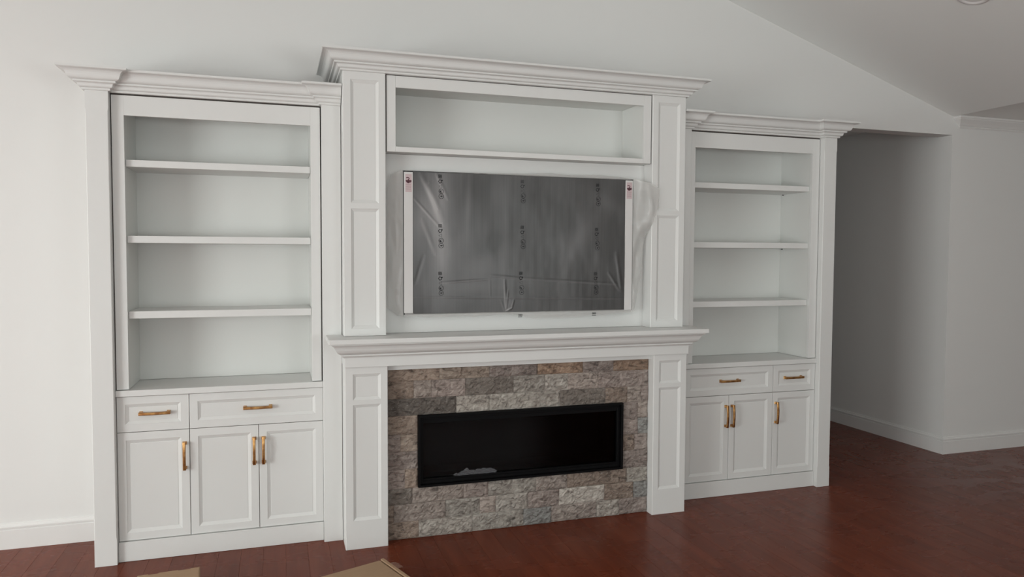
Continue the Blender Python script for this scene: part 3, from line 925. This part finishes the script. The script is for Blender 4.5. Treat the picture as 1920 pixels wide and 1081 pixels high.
def film():
    nx, nz = 320, 190
    x0, x1, z0, z1 = -0.656, 0.656, 1.2755, 2.0725
    vs, fs, hz = [], [], []
    for j in range(nz + 1):
        for i in range(nx + 1):
            x = x0 + (x1 - x0) * i / nx; z = z0 + (z1 - z0) * j / nz
            h = 0.004 + 0.0034 * mnoise.noise(Vector((x * 4.5 + z * 1.5, z * 2.6 - x, 1.7))) + 0.0006 * mnoise.noise(Vector((x * 25, z * 9, 4.0)))
            hv = 0.055 + 0.05 * mnoise.noise(Vector((x * 7, z * 3.0, 8.0))) + 0.035 * mnoise.noise(Vector((x * 30, z * 5.0, 2.0)))
            for hx, hz_, rx, rz, sl, am in HAZE:
                dx, dz = x - hx, z - hz_
                if abs(dx) < 0.6 and abs(dz) < 0.7:
                    p = dx * math.cos(sl) - dz * math.sin(sl); q = dx * math.sin(sl) + dz * math.cos(sl)
                    hv += 1.35 * am * math.exp(-(p / rx) ** 2 - (q / rz) ** 2)
            for ax, az, bx, bz, wd, hh in CREASE:
                d, t = seg_d(x, z, ax, az, bx, bz)
                if wd < 0.03: wd *= 0.62
                if abs(d) < wd * 5:
                    e = math.sin(math.pi * min(1, max(0, 0.06 + 0.88 * t))) ** 0.5
                    g = gauss(abs(d), wd)
                    h += hh * 0.22 * e * g
                    if wd < 0.03:
                        hv += e * hh * (46 * gauss(d - wd * 0.9, wd * 0.8) - 18 * gauss(d + wd * 0.9, wd * 0.8))  # lit and shaded sides of each crease, painted into the film colour
            if -0.15 < x < -0.05 and z < 1.40:      # the bunched tail of film near the lower edge
                hv += 0.45 * gauss(x + 0.10 + 0.12 * (z - 1.2755) * math.sin(z * 60), 0.012) * max(0, (1.40 - z) / 0.125) * (0.6 + 0.4 * math.sin(x * 700 + z * 80))
            vs.append((x, FY - max(0.0, h), z)); hz.append(max(0.0, min(1.0, hv)))
    for j in range(nz):
        for i in range(nx):
            a = j * (nx + 1) + i
            fs.append((a, a + 1, a + nx + 2, a + nx + 1))
    m = MB(); m.add(vs, fs)
    o = m.build('protective_film', 'film', tv, smooth=True, recalc=False, label='translucent grey film with vertical streaks and creases')
    o.data.attributes.new('haze_crease_light', 'FLOAT', 'POINT').data.foreach_set('value', hz)
    return o
pf = film()
# white foam edge strips with their printed labels
for s in (-1, 1):
    zb = 1.279 if s < 0 else 1.272
    a, b = (-0.708, -0.6575) if s < 0 else (0.6575, 0.7085)
    m = MB(); m.box(a, b, TY - 0.008, TY - 0.001, zb, 2.0705)
    fo = m.build('foam_strip', 'foam', tv, bevel=0.0025)
    ylab = TY - 0.0083
    m = MB(); m.box(a + 0.008, b - 0.007, ylab, ylab + 0.0005, 1.958, 2.058)
    lb = m.build('printed_label', 'label_pink', fo, label='pale pink label with a mauve hand symbol')
    # two crossed hand-like blobs and lines of small print, printed flat
    m = MB()
    def blob(pts):
        vs = [(x_, ylab - 0.0002, z_) for x_, z_ in pts] + [(x_, ylab + 0.0001, z_) for x_, z_ in pts]
        n = len(pts)
        fs = [tuple(range(n))] + [(i, n + i, n + (i + 1) % n, (i + 1) % n) for i in range(n)]
        m.add(vs, fs)
    cx, cz = (a + b) / 2, 2.026
    def ell(ox, oz, rx, rz, rot, n=14):
        return [(cx + ox + math.cos(t) * rx * math.cos(rot) - math.sin(t) * rz * math.sin(rot),
                 cz + oz + math.cos(t) * rx * math.sin(rot) + math.sin(t) * rz * math.cos(rot)) for t in [2 * math.pi * i / n for i in range(n)]]
    blob(ell(-0.006, -0.010, 0.0120, 0.0062, -0.7)); blob(ell(0.008, -0.008, 0.0095, 0.0072, 0.5)); blob(ell(-0.001, -0.002, 0.008, 0.0042, 1.2))
    arc = [(cx - 0.005 + 0.0120 * math.cos(t), cz + 0.005 + 0.0105 * math.sin(t)) for t in [0.1 + 2.4 * i / 10 for i in range(11)]]
    arc += [(cx - 0.005 + 0.0075 * math.cos(t), cz + 0.004 + 0.0065 * math.sin(t)) for t in [0.1 + 2.4 * i / 10 for i in range(10, -1, -1)]]
    blob(arc)
    for r_ in range(3):
        for q in range(5):
            xx = a + 0.010 + q * 0.0062
            zz = 1.998 - r_ * 0.012
            blob([(xx, zz), (xx + 0.0038, zz), (xx + 0.0038, zz + 0.0016), (xx, zz + 0.0016)])
    m.build('printed_symbols', 'label_mauve', fo, recalc=False)

# recycling and handling marks printed on the film: five symbols in a column, nine times
def ring(m, cx, cz, ro, ri, y, n=18, poly=None, rot=0.0):
    n = poly or n
    A = [rot + 2 * math.pi * i / n for i in range(n)]
    vs = [(cx + ro * math.cos(t), y, cz + ro * math.sin(t)) for t in A] + [(cx + ri * math.cos(t), y, cz + ri * math.sin(t)) for t in A]
    m.add(vs, [(i, (i + 1) % n, n + (i + 1) % n, n + i) for i in range(n)])
def disc(m, cx, cz, r, y, n=12, a0=0, a1=2 * math.pi):
    vs = [(cx, y, cz)] + [(cx + r * math.cos(a0 + (a1 - a0) * i / n), y, cz + r * math.sin(a0 + (a1 - a0) * i / n)) for i in range(n + 1)]
    m.add(vs, [(0, i, i + 1) for i in range(1, n + 1)])
def film_y(cx, cz):
    best = 0
    me = pf.data
    off = Vector((0, -0.43, 1.258))
    return min((off.y + v.co.y) for v in me.vertices if abs(v.co.x - cx) < 0.024 and abs(v.co.z + off.z - cz) < 0.075) - 0.0004
for xs0, z_top in ((-0.500, 2.064), (-0.009, 2.052), (0.472, 2.047), (-0.500, 1.785), (-0.008, 1.784), (0.468, 1.779),
                   (-0.500, 1.515), (-0.016, 1.514), (0.464, 1.510)):
    y = film_y(xs0, z_top - 0.06)
    m = MB(); r = 0.0125
    z = z_top - r
    ring(m, xs0 - 0.003, z, r * 1.05, r * 0.80, y, poly=4, rot=math.pi / 4); ring(m, xs0 - 0.003, z, r * 0.45, r * 0.22, y); 
    z -= 0.0285
    ring(m, xs0 - 0.003, z, r * 0.95, r * 0.66, y, poly=5, rot=math.pi); disc(m, xs0 + 0.008, z + 0.006, 0.004, y, 6); disc(m, xs0 - 0.004, z - 0.009, 0.003, y, 6)
    z -= 0.0265
    ring(m, xs0 + 0.001, z, r * 1.0, r * 0.84, y, poly=3, rot=math.pi)
    z -= 0.0285
    ring(m, xs0 + 0.003, z, r * 1.16, r * 0.98, y); disc(m, xs0 + 0.001, z - 0.001, r * 0.55, y, 10, 2.0, 5.6); disc(m, xs0 + 0.008, z + 0.005, 0.0022, y, 6)
    z -= 0.0285
    ring(m, xs0 + 0.003, z, r * 1.16, r * 0.98, y); disc(m, xs0 + 0.003, z, r * 0.36, y); disc(m, xs0 + 0.011, z + 0.001, 0.0022, y, 6)
    o = m.build('printed_symbols', 'ink', tv, recalc=False)

# milky plastic sleeve: the margins that stick out round the set
def lerp_tab(tab, t):
    for (a, va), (b, vb) in zip(tab, tab[1:]):
        if t <= b: return va + (vb - va) * max(0, (t - a) / (b - a))
    return tab[-1][1]
def flap(name, inner, outer, nz=60, ns=16, ycurve=None, seed=0.0, amp=0.006):
    vs, fs = [], []
    for j in range(nz + 1):
        t = j / nz
        ix, iz = inner(t); ox, oz = outer(t)
        for i in range(ns + 1):
            s = i / ns
            x, z = ix + (ox - ix) * s, iz + (oz - iz) * s
            wv = mnoise.noise(Vector((x * 26 + seed, z * 5.5, seed))) * amp + abs(mnoise.noise(Vector((x * 14 + z * 9, z * 4.0 - x * 6, seed + 5)))) * amp
            vs.append((x, ycurve(x, z, s) - wv * math.sin(math.pi * (0.12 + 0.88 * s)), z))
    for j in range(nz):
        for i in range(ns):
            a = j * (ns + 1) + i
            fs.append((a, a + 1, a + ns + 2, a + ns + 1))
    m = MB(); m.add(vs, fs)
    return m.build(name, 'sleeve', tv, smooth=True, label='milky translucent plastic sleeve sticking out past the set')
def y_left(x, z, s): return -0.466 + 0.028 * s
flap('plastic_sleeve', lambda t: (-0.712, 1.268 + 0.812 * t), lambda t: (lerp_tab([(0, -0.742), (0.06, -0.795), (0.5, -0.803), (0.9, -0.798), (0.97, -0.785), (1, -0.78)], t), lerp_tab([(0, 1.262), (1, 2.056)], t)),
     ycurve=y_left, seed=1.0, amp=0.010)
RW = [(0, 0.735), (0.10, 0.752), (0.25, 0.775), (0.45, 0.79), (0.58, 0.803), (0.70, 0.822), (0.76, 0.842), (0.84, 0.852), (0.925, 0.856), (0.945, 0.835), (0.97, 0.785), (1, 0.722)]
def y_right(x, z, s):
    q = max(0.0, min(1.0, (x - 0.725) / 0.075)); q = q * q * (3 - 2 * q)
    b = max(0.0, min(1.0, (z - 1.70) / 0.13)); b = b * b * (3 - 2 * b)
    return -0.466 + (1 - b) * 0.016 * s - b * 0.067 * q
flap('plastic_sleeve', lambda t: (0.7125, 1.262 + 0.818 * t), lambda t: (lerp_tab(RW, t), lerp_tab([(0, 1.258), (1, 2.082)], t)), ycurve=y_right, seed=4.0, amp=0.013)
BZ = [(0, 1.262), (0.1, 1.252), (0.3, 1.253), (0.42, 1.262), (0.47, 1.256), (0.545, 1.233), (0.66, 1.230), (0.79, 1.238), (0.9, 1.244), (1, 1.258)]
flap('plastic_sleeve', lambda t: (-0.705 + 1.41 * t, 1.279), lambda t: (-0.705 + 1.41 * t, lerp_tab(BZ, t)), nz=90, ns=6, ycurve=lambda x, z, s: -0.4665 - 0.004 * math.sin(s * 3), seed=9.0, amp=0.003)
TZ_ = [(0, 2.079), (0.3, 2.082), (0.5, 2.088), (0.62, 2.098), (0.70, 2.092), (0.85, 2.098), (0.95, 2.090), (1, 2.081)]
flap('plastic_sleeve', lambda t: (-0.70 + 1.41 * t, 2.074), lambda t: (-0.70 + 1.41 * t, lerp_tab(TZ_, t)), nz=90, ns=5, ycurve=lambda x, z, s: -0.4665 + 0.014 * s, seed=12.0, amp=0.004)
# small marks printed on the lower flap
for xx in (-0.022, 0.452):
    m = MB(); y = -0.4765
    for k in range(3):
        ring(m, xx - 0.008 + k * 0.008, 1.256, 0.0055, 0.0028, y, 8)
    m.add([(xx - 0.014, y, 1.243), (xx + 0.012, y, 1.243), (xx + 0.012, y, 1.2458), (xx - 0.014, y, 1.2458)], [(0, 1, 2, 3)])
    m.build('printed_symbols', 'ink', tv, recalc=False)

# ------------------------------------------------------------------ cardboard boxes at the bottom edge
def carton(name, corner, ux, lx, ly, hz, label, slots, flapline, tape):
    """corner: far corner in plan; ux: unit vector along the far edge (to the left); the box extends towards the camera"""
    ang = math.atan2(ux[1], ux[0])
    b = thing(name, (corner[0], corner[1], 0.0), label, 'box')
    b.rotation_euler = (0, 0, ang)
    # local x along ux, local y = away from ux turned 90 deg; towards the camera
    sy = 1.0
    m = MB()
    t = 0.004
    m.box(0, lx, 0, t, 0.0008, hz); m.box(0, lx, ly - t, ly, 0.0008, hz)
    m.box(0, t, t, ly - t, 0.0008, hz); m.box(lx - t, lx, t, ly - t, 0.0008, hz)
    m.box(0, lx, 0, ly, 0.0005, 0.004)
    m.build('carton_wall', 'card', b, local=True)
    m = MB()
    if slots:
        for a, c in ((0.0, 0.045), (0.095, 0.185), (0.225, lx)):
            m.box(a + 0.002, c - 0.002, -0.004, 0.012, hz + 0.0005, hz + 0.003)
        m.box(0.004, lx - 0.002, 0.006, ly, hz + 0.0008, hz + 0.0042)
        m.build('lid_flap', 'card', b, local=True, bevel=0.0008)
        m = MB(); m.box(0.0, 0.014, 0.0, ly, hz - 0.030, hz + 0.001); m.build('side_flap', 'card', b, local=True)
    else:
        m.box(0.012, lx, 0.0, ly, hz + 0.0005, hz + 0.0042)
        m.build('lid_flap', 'card', b, local=True, bevel=0.0008)
        m = MB(); m.box(-0.013, 0.003, -0.006, ly, hz - 0.010, hz + 0.008); m.build('side_flap', 'card', b, local=True, bevel=0.001)
    if tape:
        m = MB()
        vs = []
        for i in range(9):
            for j in range(5):
                u, v = i / 8, j / 4
                vs.append((-0.014 - 0.062 * u, 0.045 + 0.075 * v + 0.010 * u, hz - 0.004 + 0.006 * math.sin(u * 2.6) - 0.020 * u * u + 0.002 * math.sin(v * 5 + u * 3)))
        m.add(vs, [(i * 5 + j, i * 5 + 5 + j, i * 5 + 6 + j, i * 5 + j + 1) for i in range(8) for j in range(4)])
        m.build('tape_strip', 'tape', b, local=True, label='loose strip of clear tape')
carton('cardboard_box', (-1.758, -0.768), (-0.997, -0.080), 0.275, 0.26, 0.08, 'small cardboard box with slotted lid on the floor before the left cabinet', True, False, False)
carton('cardboard_box', (-0.902, -0.946), (-0.9396, -0.3423), 0.42, 0.30, 0.08, 'larger cardboard box with a loose tape strip, before the left fireplace column', False, True, True)
